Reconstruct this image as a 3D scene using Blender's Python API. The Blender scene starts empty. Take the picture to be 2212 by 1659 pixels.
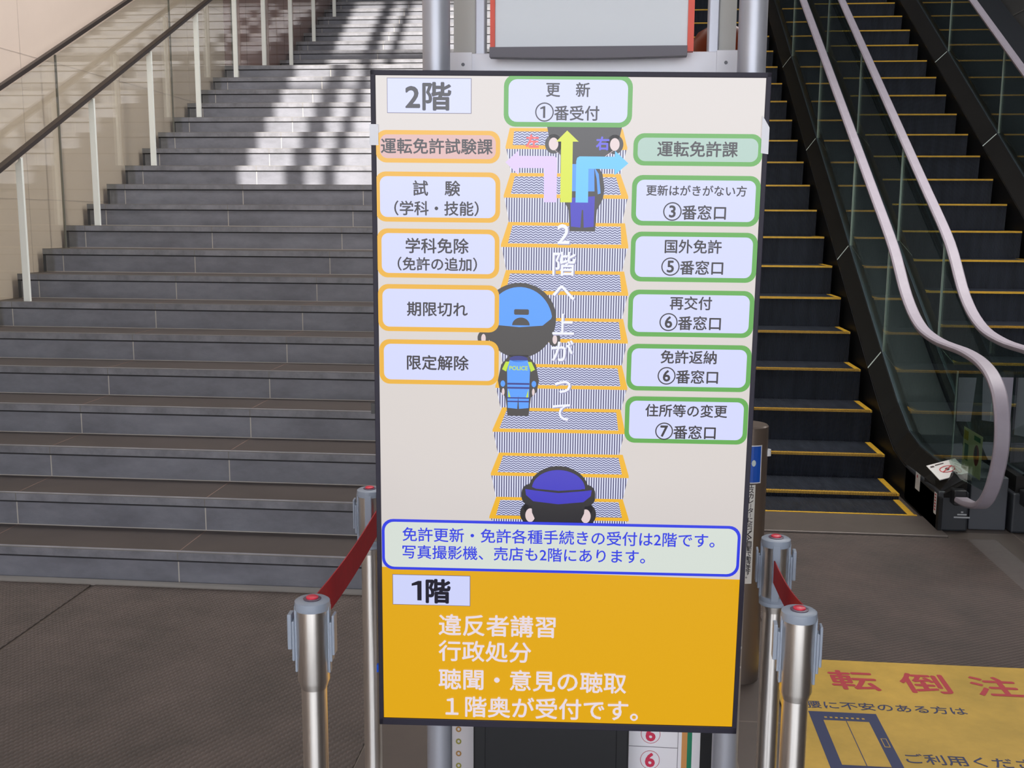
import bpy, math, random
from mathutils import Vector, Matrix
random.seed(7)
D = bpy.data
SC = bpy.context.scene
COL = SC.collection
PI = math.pi

# ------------------------------------------------------------------ camera
PITCH, ROLL, YAW, EYE = .1535, .006, -.0946, 1.7
fw = Vector((math.sin(YAW)*math.cos(PITCH), math.cos(YAW)*math.cos(PITCH), -math.sin(PITCH)))
r0 = Vector((math.cos(YAW), -math.sin(YAW), 0)); u0 = r0.cross(fw)
rt = math.cos(ROLL)*r0 + math.sin(ROLL)*u0
up = -math.sin(ROLL)*r0 + math.cos(ROLL)*u0
cd = D.cameras.new('camera'); cd.sensor_width = 36; cd.sensor_fit = 'HORIZONTAL'
cd.lens = 2300*36/2212; cd.clip_start = .05; cd.clip_end = 400
cam = D.objects.new('camera', cd); COL.objects.link(cam)
M = Matrix((rt, up, -fw)).transposed().to_4x4(); M.translation = Vector((0, 0, EYE))
cam.matrix_world = M
SC.camera = cam

# ------------------------------------------------------------------ sky, sun, exposure
SC.view_settings.view_transform = 'Standard'
SC.view_settings.look = 'None'
SC.view_settings.exposure = 0
SC.view_settings.gamma = 1
SC.view_settings.use_curve_mapping = False
W = D.worlds.new('daylight'); SC.world = W; W.use_nodes = True
nt = W.node_tree; nt.nodes.clear()
o = nt.nodes.new('ShaderNodeOutputWorld'); bg = nt.nodes.new('ShaderNodeBackground')
tc = nt.nodes.new('ShaderNodeTexCoord'); sx = nt.nodes.new('ShaderNodeSeparateXYZ'); rp = nt.nodes.new('ShaderNodeValToRGB')
nt.links.new(tc.outputs['Generated'], sx.inputs[0]); nt.links.new(sx.outputs['Z'], rp.inputs[0])
rp.color_ramp.elements[0].position = 0.0; rp.color_ramp.elements[0].color = (1.6, 1.62, 1.68, 1)
rp.color_ramp.elements[1].position = .7; rp.color_ramp.elements[1].color = (.62, .76, 1, 1)
nt.links.new(rp.outputs[0], bg.inputs[0]); bg.inputs[1].default_value = 3.1
nt.links.new(bg.outputs[0], o.inputs[0])
SUN_EL, SUN_DRIFT = math.radians(40), -.09
sd = Vector((SUN_DRIFT, 1, -math.tan(SUN_EL))).normalized()
sl = D.lights.new('sun', 'SUN'); sl.energy = 11; sl.angle = math.radians(.27); sl.color = (1, .95, .86)
so = D.objects.new('sun', sl); COL.objects.link(so); so.rotation_euler = sd.to_track_quat('-Z', 'Y').to_euler(); so.location = (0, -10, 16)

def area(name, loc, aim, sx, sy, watts, color=(1, 1, 1), spread=180):
    a = D.lights.new(name, 'AREA'); a.spread = math.radians(spread); a.shape = 'RECTANGLE'; a.size = sx; a.size_y = sy; a.energy = watts; a.color = color
    ob = D.objects.new(name, a); COL.objects.link(ob); ob.location = loc; ob.rotation_euler = (Vector(aim)-Vector(loc)).to_track_quat('-Z', 'Y').to_euler()
area('ceiling_fill', (-.5, 6, 18.5), (-.5, 6, 0), 8, 13, 540, (1, .98, .95))  # added overhead fill that lifts the floor and treads, no fitting there
area('wall_fill', (-1.6, 7, 7.2), (-4.14, 7, 3.0), .4, 14, 320, (1, .96, .92), 140)  # added fill that brightens the beige wall
area('escalator_fill', (2.6, 8.5, 9), (2.6, 8.5, 0), 2, 6, 210, (.95, .97, 1))  # added fill that lifts the dim escalators and their handrails

# ------------------------------------------------------------------ materials
def lin(c):
    return tuple(((v/255)/12.92 if v/255 <= .04045 else ((v/255+.055)/1.055)**2.4) for v in c)
MATS = {}
def mat(name, rgb, rough=.5, metal=0, noise=0, nscale=8, spec=.5, emit=None, bump=0, bscale=60, coat=0, stretch=(1, 1, 1), rgb2=None):
    if name in MATS: return MATS[name]
    m = D.materials.new(name); m.use_nodes = True; n = m.node_tree.nodes; l = m.node_tree.links
    b = n['Principled BSDF']; c = lin(rgb)
    b.inputs['Base Color'].default_value = (*c, 1); b.inputs['Roughness'].default_value = rough
    b.inputs['Metallic'].default_value = metal; b.inputs['Specular IOR Level'].default_value = spec
    if coat: b.inputs['Coat Weight'].default_value = coat; b.inputs['Coat Roughness'].default_value = .08
    if emit is not None:
        e = lin(emit); b.inputs['Emission Color'].default_value = (*e, 1); b.inputs['Emission Strength'].default_value = 1
    if noise or bump:
        tc = n.new('ShaderNodeTexCoord'); mp = n.new('ShaderNodeMapping'); mp.inputs['Scale'].default_value = stretch
        l.new(tc.outputs['Object'], mp.inputs[0])
    if noise:
        t = n.new('ShaderNodeTexNoise'); t.inputs['Scale'].default_value = nscale; t.inputs['Detail'].default_value = 6; t.inputs['Roughness'].default_value = .65
        l.new(mp.outputs[0], t.inputs['Vector'])
        r = n.new('ShaderNodeValToRGB'); r.color_ramp.elements[0].position = .32; r.color_ramp.elements[1].position = .7
        c2 = lin(rgb2) if rgb2 else c
        r.color_ramp.elements[0].color = (*[v*(1-noise) for v in c], 1)
        r.color_ramp.elements[1].color = (*[min(1, v*(1+noise)) for v in c2], 1)
        l.new(t.outputs[0], r.inputs[0]); l.new(r.outputs[0], b.inputs['Base Color'])
    if bump:
        t = n.new('ShaderNodeTexNoise'); t.inputs['Scale'].default_value = bscale; t.inputs['Detail'].default_value = 4
        l.new(mp.outputs[0], t.inputs['Vector'])
        bp = n.new('ShaderNodeBump'); bp.inputs['Strength'].default_value = bump; bp.inputs['Distance'].default_value = .002
        l.new(t.outputs[0], bp.inputs['Height']); l.new(bp.outputs[0], b.inputs['Normal'])
    MATS[name] = m
    return m
def glass(name, tint, ior=1.5, rough=.0, refl=1.0):
    if name in MATS: return MATS[name]
    m = D.materials.new(name); m.use_nodes = True; n = m.node_tree.nodes; l = m.node_tree.links; n.clear()
    out = n.new('ShaderNodeOutputMaterial'); mx = n.new('ShaderNodeMixShader'); tr = n.new('ShaderNodeBsdfTransparent'); gl = n.new('ShaderNodeBsdfGlossy'); fr = n.new('ShaderNodeFresnel')
    tr.inputs[0].default_value = (*tint, 1); gl.inputs['Roughness'].default_value = rough; gl.inputs[0].default_value = (refl, refl, refl, 1); 
    ge = n.new('ShaderNodeNewGeometry'); mr = n.new('ShaderNodeMapRange'); mr.inputs['To Min'].default_value = ior; mr.inputs['To Max'].default_value = 1/ior
    l.new(ge.outputs['Backfacing'], mr.inputs[0]); l.new(mr.outputs[0], fr.inputs[0])      # a thin pane: both faces mirror alike
    l.new(fr.outputs[0], mx.inputs[0]); l.new(tr.outputs[0], mx.inputs[1]); l.new(gl.outputs[0], mx.inputs[2]); l.new(mx.outputs[0], out.inputs[0])
    MATS[name] = m
    return m
def em(name, rgb, rough=.16):
    return mat('screen_'+name, (6, 6, 7), rough, emit=rgb)
def ribbed(name, rgb, rgb2, k1, k2):
    """woven ribbed carpet: two crossed sets of fine cords"""
    m = mat(name, rgb, .75, noise=.12, nscale=3, rgb2=rgb2, spec=.25); n = m.node_tree.nodes; l = m.node_tree.links
    b = n['Principled BSDF']; tc = n.new('ShaderNodeTexCoord')
    hs = []
    for ang, sc in ((k1[0], k1[1]), (k2[0], k2[1])):
        mp = n.new('ShaderNodeMapping'); mp.inputs['Rotation'].default_value = (0, 0, ang); l.new(tc.outputs['Object'], mp.inputs[0])
        w = n.new('ShaderNodeTexWave'); w.inputs['Scale'].default_value = sc; w.inputs['Distortion'].default_value = .6; w.inputs['Detail'].default_value = 1; l.new(mp.outputs[0], w.inputs[0])
        hs.append(w)
    mu = n.new('ShaderNodeMath'); mu.operation = 'MULTIPLY'; l.new(hs[0].outputs['Fac'], mu.inputs[0]); l.new(hs[1].outputs['Fac'], mu.inputs[1])
    ad = n.new('ShaderNodeMath'); ad.operation = 'ADD'; l.new(mu.outputs[0], ad.inputs[0]); l.new(hs[0].outputs['Fac'], ad.inputs[1])
    bp = n.new('ShaderNodeBump'); bp.inputs['Strength'].default_value = .8; bp.inputs['Distance'].default_value = .004
    l.new(ad.outputs[0], bp.inputs['Height']); l.new(bp.outputs[0], b.inputs['Normal'])
    old = b.inputs['Base Color'].links[0].from_socket
    mx = n.new('ShaderNodeMix'); mx.data_type = 'RGBA'; mx.blend_type = 'MULTIPLY'; mx.inputs[0].default_value = 1
    mr = n.new('ShaderNodeMapRange'); mr.inputs['From Max'].default_value = 2; mr.inputs['To Min'].default_value = .72; mr.inputs['To Max'].default_value = 1.15
    l.new(ad.outputs[0], mr.inputs[0]); l.new(old, mx.inputs[6]); l.new(mr.outputs[0], mx.inputs[7]); l.new(mx.outputs[2], b.inputs['Base Color'])
    return m
def tile(name, rgb, grout, w, h, rough=.4, off=(0, 0), noise=.08):
    m = mat(name, rgb, rough, noise=noise, nscale=5); n = m.node_tree.nodes; l = m.node_tree.links; b = n['Principled BSDF']
    tc = n.new('ShaderNodeTexCoord'); mp = n.new('ShaderNodeMapping'); mp.inputs['Location'].default_value = (off[0], off[1], 0)
    l.new(tc.outputs['Object'], mp.inputs[0])
    br = n.new('ShaderNodeTexBrick'); br.offset = 0; br.inputs['Scale'].default_value = 1; br.inputs['Brick Width'].default_value = w; br.inputs['Row Height'].default_value = h
    br.inputs['Mortar Size'].default_value = .003; br.inputs['Mortar Smooth'].default_value = .1; br.inputs['Mortar'].default_value = (*lin(grout), 1)
    l.new(mp.outputs[0], br.inputs['Vector'])
    old = b.inputs['Base Color'].links[0].from_socket
    l.new(old, br.inputs['Color1']); l.new(old, br.inputs['Color2']); l.new(br.outputs['Color'], b.inputs['Base Color'])
    return m
STEEL = mat('brushed_steel', (228, 224, 220), .4, 1, noise=.06, nscale=60, stretch=(6, 6, .15))
_n = STEEL.node_tree.nodes; _t = _n.new('ShaderNodeTangent'); _t.direction_type = 'RADIAL'; _t.axis = 'Z'
_n['Principled BSDF'].inputs['Anisotropic'].default_value = .85; _n['Principled BSDF'].inputs['Anisotropic Rotation'].default_value = .25
STEEL.node_tree.links.new(_t.outputs[0], _n['Principled BSDF'].inputs['Tangent'])
ALU = mat('satin_aluminium', (186, 189, 200), .42, .5)
GREYPL = mat('grey_plastic', (150, 160, 176), .42)
REDPL = mat('red_plastic', (225, 50, 75), .35)
BLACKPL = mat('black_plastic', (30, 31, 34), .4)
BEZEL = mat('dark_bezel', (54, 52, 65), .5, spec=.2)
BELT = mat('red_webbing', (165, 14, 30), .7, noise=.08, nscale=40)
SLATE = mat('slate_riser', (122, 123, 132), .48, noise=.24, nscale=2.6, stretch=(1, 1, 2.2), bump=.25, bscale=90)
SLATET = mat('slate_tread', (70, 63, 60), .5, noise=.12, nscale=3)
NOSE = mat('slate_nosing', (128, 128, 135), .42, noise=.28, nscale=7, stretch=(1, 1, 1))
GROUT = mat('pale_grout', (190, 184, 176), .7)
DARKGAP = mat('dark_groove', (38, 38, 42), .7)
WHITE = mat('white_paint', (244, 246, 240), .4)
BRONZE = mat('dark_bronze', (58, 49, 45), .38, .3)

# ------------------------------------------------------------------ mesh helpers
class MB:
    def __init__(s): s.v = []; s.f = []; s.m = []
    def add(s, vs, fs, mi=0):
        b = len(s.v); s.v += [tuple(p) for p in vs]; s.f += [tuple(i+b for i in f) for f in fs]; s.m += [mi]*len(fs); return s
    def box(s, x0, x1, y0, y1, z0, z1, mi=0):
        vs = [(x, y, z) for z in (z0, z1) for y in (y0, y1) for x in (x0, x1)]
        return s.add(vs, [(0, 2, 3, 1), (4, 5, 7, 6), (0, 1, 5, 4), (2, 6, 7, 3), (0, 4, 6, 2), (1, 3, 7, 5)], mi)
    def lathe(s, prof, n=32, c=(0, 0, 0), mi=0, cap=True):
        vs = []
        for r, z in prof:
            vs += [(c[0]+r*math.cos(2*PI*i/n), c[1]+r*math.sin(2*PI*i/n), c[2]+z) for i in range(n)]
        fs = [(k*n+i, k*n+(i+1) % n, (k+1)*n+(i+1) % n, (k+1)*n+i) for k in range(len(prof)-1) for i in range(n)]
        if cap: fs += [tuple(reversed(range(n))), tuple(range((len(prof)-1)*n, len(prof)*n))]
        return s.add(vs, fs, mi)
    def sweep(s, path, prof, mi=0, closed=True):
        """PATH: points (x,y,z) lying in a plane x=const; PROF: (across x, along the normal)"""
        n = len(prof); vs = []
        for i, p in enumerate(path):
            a = Vector(path[max(0, i-1)]); b = Vector(path[min(len(path)-1, i+1)]); t = (b-a).normalized(); nr = Vector((0, -t.z, t.y))
            vs += [Vector(p)+Vector((q[0], 0, 0))+nr*q[1] for q in prof]
        k = n if closed else n-1
        fs = [(j*n+i, j*n+(i+1) % n, (j+1)*n+(i+1) % n, (j+1)*n+i) for j in range(len(path)-1) for i in range(k)]
        if closed: fs += [tuple(reversed(range(n))), tuple(range((len(path)-1)*n, len(path)*n))]
        return s.add(vs, fs, mi)
    def poly(s, pts, y, mi=0):
        """flat outline (x,z) facing -y"""
        return s.add([(x, y, z) for x, z in pts], [tuple(range(len(pts)))], mi)
    def build(s, name, mats, parent=None, smooth=False, bevel=0, loc=None, normals=True):
        me = D.meshes.new(name); me.from_pydata(s.v, [], s.f)
        for m in (mats if isinstance(mats, (list, tuple)) else [mats]): me.materials.append(m)
        me.polygons.foreach_set('material_index', s.m)
        if smooth: me.polygons.foreach_set('use_smooth', [True]*len(me.polygons))
        me.update()
        ob = D.objects.new(name, me); COL.objects.link(ob)
        if parent: ob.parent = parent
        if loc: ob.location = loc
        if bevel:
            bv = ob.modifiers.new('bevel', 'BEVEL'); bv.width = bevel; bv.segments = 2; bv.limit_method = 'ANGLE'
        if smooth:
            me.set_sharp_from_angle(angle=math.radians(40))
        return ob
def tag(ob, label, cat, group=None, kind=None):
    if kind: ob['kind'] = kind
    if label: ob['label'] = label
    if cat: ob['category'] = cat
    if group: ob['group'] = group
    return ob
def thing(name, loc, label, cat, group=None, rot=(0, 0, 0)):
    ob = D.objects.new(name, None); COL.objects.link(ob); ob.location = loc; ob.rotation_euler = rot; ob.empty_display_size = .1
    return tag(ob, label, cat, group)
def struct(mb, name, m, **k):
    ob = mb.build(name, m, **k); ob['kind'] = 'structure'; return ob
def copy_tree(ob, parent=None):
    c = ob.copy(); COL.objects.link(c)
    if parent: c.parent = parent
    for ch in list(ob.children): copy_tree(ch, c)
    return c
def glyphs(s, spacing=1.0):
    """outline of a line of writing as (verts2d, faces) with em size 1"""
    cu = D.curves.new('writing', 'FONT'); cu.body = s; cu.size = 1; cu.space_character = spacing; cu.resolution_u = 3; cu.fill_mode = 'FRONT'
    ob = D.objects.new('writing', cu); COL.objects.link(ob)
    dg = bpy.context.evaluated_depsgraph_get(); dg.update()
    me = D.meshes.new_from_object(ob.evaluated_get(dg))
    vs = [(v.co.x, v.co.y) for v in me.vertices]; fs = [tuple(p.vertices) for p in me.polygons]
    D.objects.remove(ob); D.meshes.remove(me); D.curves.remove(cu)
    return vs, fs
def write(mb, s, x0, x1, zc, y, mi, weight=.012, hs=1.0, flat=False, tall=0):
    """writing that fills x0..x1, centred on height zc; upright on the plane y, or lying on the floor when FLAT (then zc is a y and y a z)"""
    vs, fs = glyphs(s)
    if not vs: return
    ax = min(v[0] for v in vs); bx = max(v[0] for v in vs); k = (x1-x0)/(bx-ax)
    if tall:
        k = tall/(max(v[1] for v in vs)-min(v[1] for v in vs)); x0 = (x0+x1)/2-(bx-ax)*k/2
    lo = min(v[1] for v in vs); hi = max(v[1] for v in vs); mid = (lo+hi)/2
    P = [(x0+(v[0]-ax)*k, zc+(v[1]-mid)*k*hs) for v in vs]
    d = weight*k*1.15
    for q, (dx, dz) in enumerate(((0, 0), (d, 0), (-d, 0), (0, d), (0, -d)) if weight < .02 else ((0, 0), (d, 0), (-d, 0), (0, d), (0, -d), (.7*d, .7*d), (-.7*d, .7*d), (.7*d, -.7*d), (-.7*d, -.7*d))):
        mb.add([(px+dx, pz+dz, y+q*3e-5) if flat else (px+dx, y-q*2e-5, pz+dz) for px, pz in P], fs, mi)
def one(mb, cx, zc, h, w, y, mi):
    x = cx+w*.35
    mb.add([(px, y, pz) for px, pz in ((x-w, zc-h/2), (x, zc-h/2), (x, zc+h/2), (x-w*.8, zc+h/2), (x-w*2.3, zc+h*.36), (x-w*2.3, zc+h*.24), (x-w, zc+h*.29))], [(0, 1, 2, 6), (6, 2, 3), (6, 3, 4, 5)], mi)
def rrect(x0, x1, z0, z1, r, n=6):
    pts = []
    for cx, cz, a in ((x1-r, z1-r, 0), (x0+r, z1-r, 90), (x0+r, z0+r, 180), (x1-r, z0+r, 270)):
        pts += [(cx+r*math.cos(math.radians(a+90*i/n)), cz+r*math.sin(math.radians(a+90*i/n))) for i in range(n+1)]
    return pts[::-1] if False else pts
def ell(cx, cz, rx, rz, a0=0, a1=360, n=28):
    return [(cx+rx*math.cos(math.radians(a0+(a1-a0)*i/n)), cz+rz*math.sin(math.radians(a0+(a1-a0)*i/n))) for i in range(n+(0 if a1-a0 == 360 else 1))]
def catmull(P, n=6):
    P = [Vector(p) for p in P]; out = []
    for i in range(len(P)-1):
        a = P[max(0, i-1)]; b = P[i]; c = P[i+1]; d = P[min(len(P)-1, i+2)]
        for k in range(n):
            t = k/n; out.append(.5*((2*b)+(c-a)*t+(2*a-5*b+4*c-d)*t*t+(3*b-a-3*c+d)*t**3))
    return out+[P[-1]]

# ------------------------------------------------------------------ the setting
FLOORM = tile('floor_tile', (86, 77, 72), (120, 110, 102), .6, .6, .42, (.18, .1))
struct(MB().box(-9, 9, -1.4, 20, -.25, 0), 'floor', FLOORM)
struct(MB().box(-60, 60, -90, -1.4, -.25, -.005), 'floor_outside', mat('pale_paving', (168, 164, 157), .7, noise=.06, nscale=.8))  # unseen ground, kept pale and brought close to brighten the steel's reflections
def panel_wall(name, m, x, y0, y1, z0, z1, t):
    return struct(MB().box(min(x, x+t), max(x, x+t), y0, y1, z0, z1), name, m)
wall_beige = mat('beige_wall', (230, 212, 199), .55, noise=.03, nscale=1.2)
panel_wall('wall_left', wall_beige, -4.14, -6, 11.3, 0, 23, -.2)
mb = MB()
for z in (.82, 1.82, 2.82, 3.82, 4.82): mb.box(-4.14, -4.1385, -6, 11.3, z-.003, z+.003)
for y in (1.3, 4.3, 7.3, 10.3): mb.box(-4.14, -4.1385, y-.003, y+.003, 0, 14)
struct(mb, 'trim_1', mat('panel_joint', (206, 190, 179), .7))
BROWNP = mat('mauve_brown_panel', (172, 138, 132), .45, noise=.06, nscale=2, stretch=(1, 3, .3))
panel_wall('wall_left_upper', BROWNP, -4.14, 11.32, 19, 0, 23, -1.1)
mb = MB()
for y in (12.0, 12.7, 13.4, 14.1, 14.8, 15.5): mb.box(-4.14, -4.1385, y-.006, y+.006, 3, 9)
struct(mb, 'trim_2', mat('brown_joint', (136, 108, 104), .7))
struct(MB().box(4.6, 4.8, -6, 20, 0, 23), 'wall_right', mat('charcoal_wall', (98, 97, 97), .4, noise=.06, nscale=2))
mb = MB()
for z in (2.9, 4.1, 5.3): mb.box(4.597, 4.6, 4, 20, z-.006, z+.006)
for y in (10.5, 12.9, 15.3): mb.box(4.597, 4.6, y-.006, y+.006, 0, 14)
struct(mb, 'trim_3', mat('charcoal_joint', (128, 124, 120), .7))
struct(MB().box(-5.5, 4.8, 19, 19.2, 0, 23), 'wall_back', mat('back_wall', (70, 70, 74), .6))
struct(MB().box(-5.5, 4.8, -6.3, 19.2, 23, 23.2), 'ceiling', mat('ceiling_white', (150, 148, 145), .8))
# unseen street front, shaped to place the sun patches on the stairs: open doorway below, solid wall above it, a tall glazed opening with two mullions higher up
SILL, HEAD, FY = 4.5, 14.2, -6
WX0, WX1 = -1.79, .86
FR = mat('front_wall', (120, 116, 112), .8)
struct(MB().box(-5.5, 4.8, FY-.3, FY, SILL, HEAD).box(-5.5, WX0, FY-.3, FY, HEAD, 23).box(WX1, 4.8, FY-.3, FY, HEAD, 23), 'wall_front_sun_mask', FR)
mb = MB()
for x0, x1 in ((-1.39, -1.22), (-1.07, -.96), (-.14, -.04)): mb.box(x0, x1, FY-.25, FY-.1, HEAD, 23)
for z in (17.2, 20.1): mb.box(WX0, WX1, FY-.25, FY-.1, z-.03, z+.03)
struct(mb, 'window_shadow_bars', ALU)  # unseen bars set to cast the dark stripes across the sun patches

# ------------------------------------------------------------------ staircase
H, T, SY, SXL, SXR = .1634, .3463, 4.6, -4.1, .15
stair = thing('staircase', (0, SY, 0), 'wide dark slate staircase climbing to the upper floor beside the escalators', 'stairs')
def stair_step(i, y, z, depth):
    """front of the step at y, tread at height z"""
    mb = MB(); yy = y-SY
    mb.box(SXL, SXR, yy, yy+depth, 0, z-.004, 0)
    mb.box(SXL, SXR, yy+.012, yy+depth, z-.004, z, 1)
    zl = z-H
    for n in range(5):
        x = -.03-.98*n-(0 if i < 900 else .3)
        if SXL < x < SXR:
            mb.box(x-.0028, x+.0028, yy-.0008, yy+.001, zl, z-.046, 2)
            mb.box(x-.0022, x+.0022, yy+.01, yy+depth, z, z+.0006, 4)
    mb.box(SXL, SXR, yy-.0016, yy+.0005, z-.047, z-.038, 3)
    mb.box(SXL, SXR, yy-.0012, yy+.0005, zl, zl+.004, 2)
    mb.box(SXL, SXL+.02, yy-.004, yy, zl, z-.001, 3)
    st = mb.build('step', [SLATE, SLATET, GROUT, DARKGAP, mat('tread_joint', (120, 98, 90), .7)], stair)
    nb = MB().box(SXL, SXR, yy-.007, yy+.02, z-.038, z+.001, 0)
    for n in range(5):
        x = -.03-.98*n
        nb.box(x-.0028, x+.0028, yy-.0075, yy-.006, z-.037, z+.0015, 1)
    nb.box(SXL, SXR, yy-.0072, yy-.004, z-.0015, z+.0022, 1)
    nb.build('nosing', [NOSE, mat('nosing_edge', (124, 121, 118), .6)], st)
for k in range(1, 20): stair_step(k, SY+(k-1)*T, k*H, T)
LY = SY+19*T; LZ = 20*H; F2 = 12.73
stair_step(20, LY, LZ, F2-LY)
for k in range(1, 14): stair_step(20+k, F2+(k-1)*T, LZ+k*H, T if k < 13 else 1.0)
edge = MB()
random.seed(3)
xs = [SXL+i*.14 for i in range(int((.1-SXL)/.14)+2)]
ptop = []
for i, x in enumerate(xs): ptop.append((x, SY-.028+random.uniform(-.007, .007), .006+random.uniform(0, .008)))
vs = []; fs = []
for i, p in enumerate(ptop): vs += [(p[0], SY-.009, .02), p, (p[0], p[1]-.012, .001)]
for i in range(len(ptop)-1):
    for j in range(2): fs.append((i*3+j, i*3+j+1, i*3+j+4, i*3+j+3))
edge.add(vs, fs)
e = edge.build('sealing_strip', mat('clear_film', (150, 147, 144), .22), smooth=True)
tag(e, 'crinkled pale plastic sealing strip along the foot of the stairs', 'strip')

# glass balustrade with dark cap, lower flight
slope = H/T
def nose(y): return H+(y-SY)*slope
def path_at(x, y0, y1, dz): return [(x, y0, nose(y0)+dz), (x, y1, nose(y1)+dz)]
GX = -4.02
SG = glass('stair_glass', (.95, .955, .925), 1.6); SG2 = glass('landing_glass', (.96, .95, .93), 1.34)
bal = thing('glass_balustrade', (GX, SY, 0), 'tinted glass balustrade with dark cap rail on the lower stair flight', 'balustrade')
def off(pts, o): return [(p[0]-o[0], p[1]-o[1], p[2]-o[2]) for p in pts]
def glass_slab(mb, x0, x1, pts, mi=0):
    """pts: outline (y,z)"""
    n = len(pts); vs = [(x0, y, z) for y, z in pts]+[(x1, y, z) for y, z in pts]
    fs = [tuple(range(n)), tuple(reversed(range(n, 2*n)))]+[(i, n+i, n+(i+1) % n, (i+1) % n) for i in range(n)]
    return mb.add(vs, fs, mi)
gy = [3.4, 5.5, 7.55, 9.6, 11.2]
for a, b in zip(gy[:-1], gy[1:]):
    za = lambda y: max(nose(y)-.16, -.05)+.02
    pts = [(a+.006, max(0.01, nose(a)-.22)), (b-.004, max(0.01, nose(b)-.22)), (b-.004, nose(b)+1.29), (a+.006, nose(a)+1.29)]
    mb = MB(); glass_slab(mb, GX-.006, GX+.006, pts)
    mb.v = off(mb.v, (GX, SY, 0)); g = mb.build('glass_panel', SG, bal)
    mb = MB(); glass_slab(mb, GX-.0065, GX+.0065, [(b-.006, max(0.01, nose(b)-.2)), (b+.006, max(.01, nose(b)-.2)), (b+.006, nose(b)+1.29), (b-.006, nose(b)+1.29)])
    mb.v = off(mb.v, (GX, SY, 0)); mb.build('joint_seal', mat('glass_seal', (110, 108, 98), .5), bal)
mb = MB().sweep(off(path_at(GX, 3.4, 11.2, 1.32), (GX, SY, 0)), [(-.016, -.012), (.016, -.012), (.016, .016), (-.016, .016)])
mb.build('cap_rail', BRONZE, bal)
# handrail on white posts
HX = -3.87
def rail(name, label, y0, posts, zf, nfun):
    t = thing(name, (HX, posts[0][0], posts[0][1]), label, 'handrail'); O = (HX, posts[0][0], posts[0][1])
    p = [(HX, y, nfun(y)) for y in y0]
    MB().sweep(off(p, O), [(-.024, -.015), (.024, -.015), (.024, .015), (-.024, .015)]).build('rail', BRONZE, t, bevel=.004)
    for y, z in posts:
        zt = nfun(y)-.018
        mb = MB(); w = .021; d = .011
        s = .45*w
        vs = [(HX+a, y+b, z) for a, b in ((-w, -d), (w, -d), (w, d), (-w, d))]+[(HX-w, y-d, zt-.05), (HX+w, y-d, zt-.012), (HX+w, y+d, zt-.004), (HX-w, y+d, zt-.042)]
        mb.add(vs, [(3, 2, 1, 0), (4, 5, 6, 7), (0, 1, 5, 4), (1, 2, 6, 5), (2, 3, 7, 6), (3, 0, 4, 7)])
        mb.box(HX-.004, HX+.012, y-.004, y+.004, zt-.03, zt+.01)
        mb.v = off(mb.v, O); mb.build('post', WHITE, t)
    return t
zstep = lambda y: math.floor((y-SY)/T+1)*H
lower = [(y, zstep(y)) for y in (5.70, 6.73, 7.76, 8.80, 9.84, 10.87)]
rail('stair_handrail', 'dark handrail on flat white posts along the lower stair flight', (3.9, 11.2), lower, 0, lambda y: nose(y)+.935)
nose2 = lambda y: LZ+H+(y-F2)*slope
zst2 = lambda y: LZ if y < F2 else LZ+math.floor((y-F2)/T+1)*H
upper = [(y, zst2(y)) for y in (11.78, 12.78, 13.78, 14.82, 15.86)]
rail('stair_handrail', 'dark handrail on flat white posts along the landing and upper stair flight', (11.3, 12.55, 16.2), upper, 0, lambda y: LZ+.935 if y < 12.55 else nose2(y)+.935)
# glass balustrade, landing and upper flight
bal2 = thing('glass_balustrade', (GX, F2, LZ), 'clear glass balustrade before the brown wall beside the upper stair flight', 'balustrade')
for a, b in ((11.26, 12.7), (12.72, 14.4), (14.42, 16.4)):
    lo = lambda y: (LZ if y < F2 else nose2(y)-.22); hi = lambda y: (LZ+1.29 if y < F2 else nose2(y)+1.2)
    mb = MB(); glass_slab(mb, GX-.006, GX+.006, [(a, lo(a)), (b, lo(b)), (b, hi(b)), (a, hi(a))])
    mb.v = off(mb.v, (GX, F2, LZ)); mb.build('glass_panel', SG2, bal2)
mb = MB().sweep(off([(GX, 11.26, LZ+1.31), (GX, F2, LZ+1.31), (GX, 16.4, nose2(16.4)+1.22)], (GX, F2, LZ)), [(-.016, -.012), (.016, -.012), (.016, .016), (-.016, .016)])
mb.build('cap_rail', BRONZE, bal2)

# ------------------------------------------------------------------ escalators
TE = .3997; HE = TE*math.tan(PI/6); YE, ZE = 6.5839, -.0513
ESTEP = mat('escalator_step_black', (40, 42, 47), .42, .3, noise=.35, nscale=5, stretch=(3, 1, .35))
def grooved(name, rgb, k):
    m = mat(name, rgb, .4, .35, noise=.3, nscale=5, stretch=(3, 1, .35)); n = m.node_tree.nodes; l = m.node_tree.links; b = n['Principled BSDF']
    tc = n.new('ShaderNodeTexCoord'); sp = n.new('ShaderNodeSeparateXYZ'); mu = n.new('ShaderNodeMath'); mu.operation = 'MULTIPLY'; mu.inputs[1].default_value = k
    si = n.new('ShaderNodeMath'); si.operation = 'SINE'; bp = n.new('ShaderNodeBump'); bp.inputs['Strength'].default_value = .6; bp.inputs['Distance'].default_value = .004
    l.new(tc.outputs['Object'], sp.inputs[0]); l.new(sp.outputs['X'], mu.inputs[0]); l.new(mu.outputs[0], si.inputs[0]); l.new(si.outputs[0], bp.inputs['Height']); l.new(bp.outputs[0], b.inputs['Normal'])
    return m
EST = grooved('grooved_step_metal', (54, 58, 68), 2*PI/.009)
YEL = mat('yellow_marking', (206, 160, 42), .5, noise=.12, nscale=30)
SKIRT = mat('black_skirt', (18, 18, 20), .5, spec=.25)
DECK = mat('dark_deck', (44, 43, 42), .3, .4, noise=.1, nscale=3)
EG = glass('escalator_glass', (.70, .78, .74), 1.55, refl=.8)
EGE = mat('glass_edge', (196, 208, 202), .3)  # pale colour stands in for pane edges catching light
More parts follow.
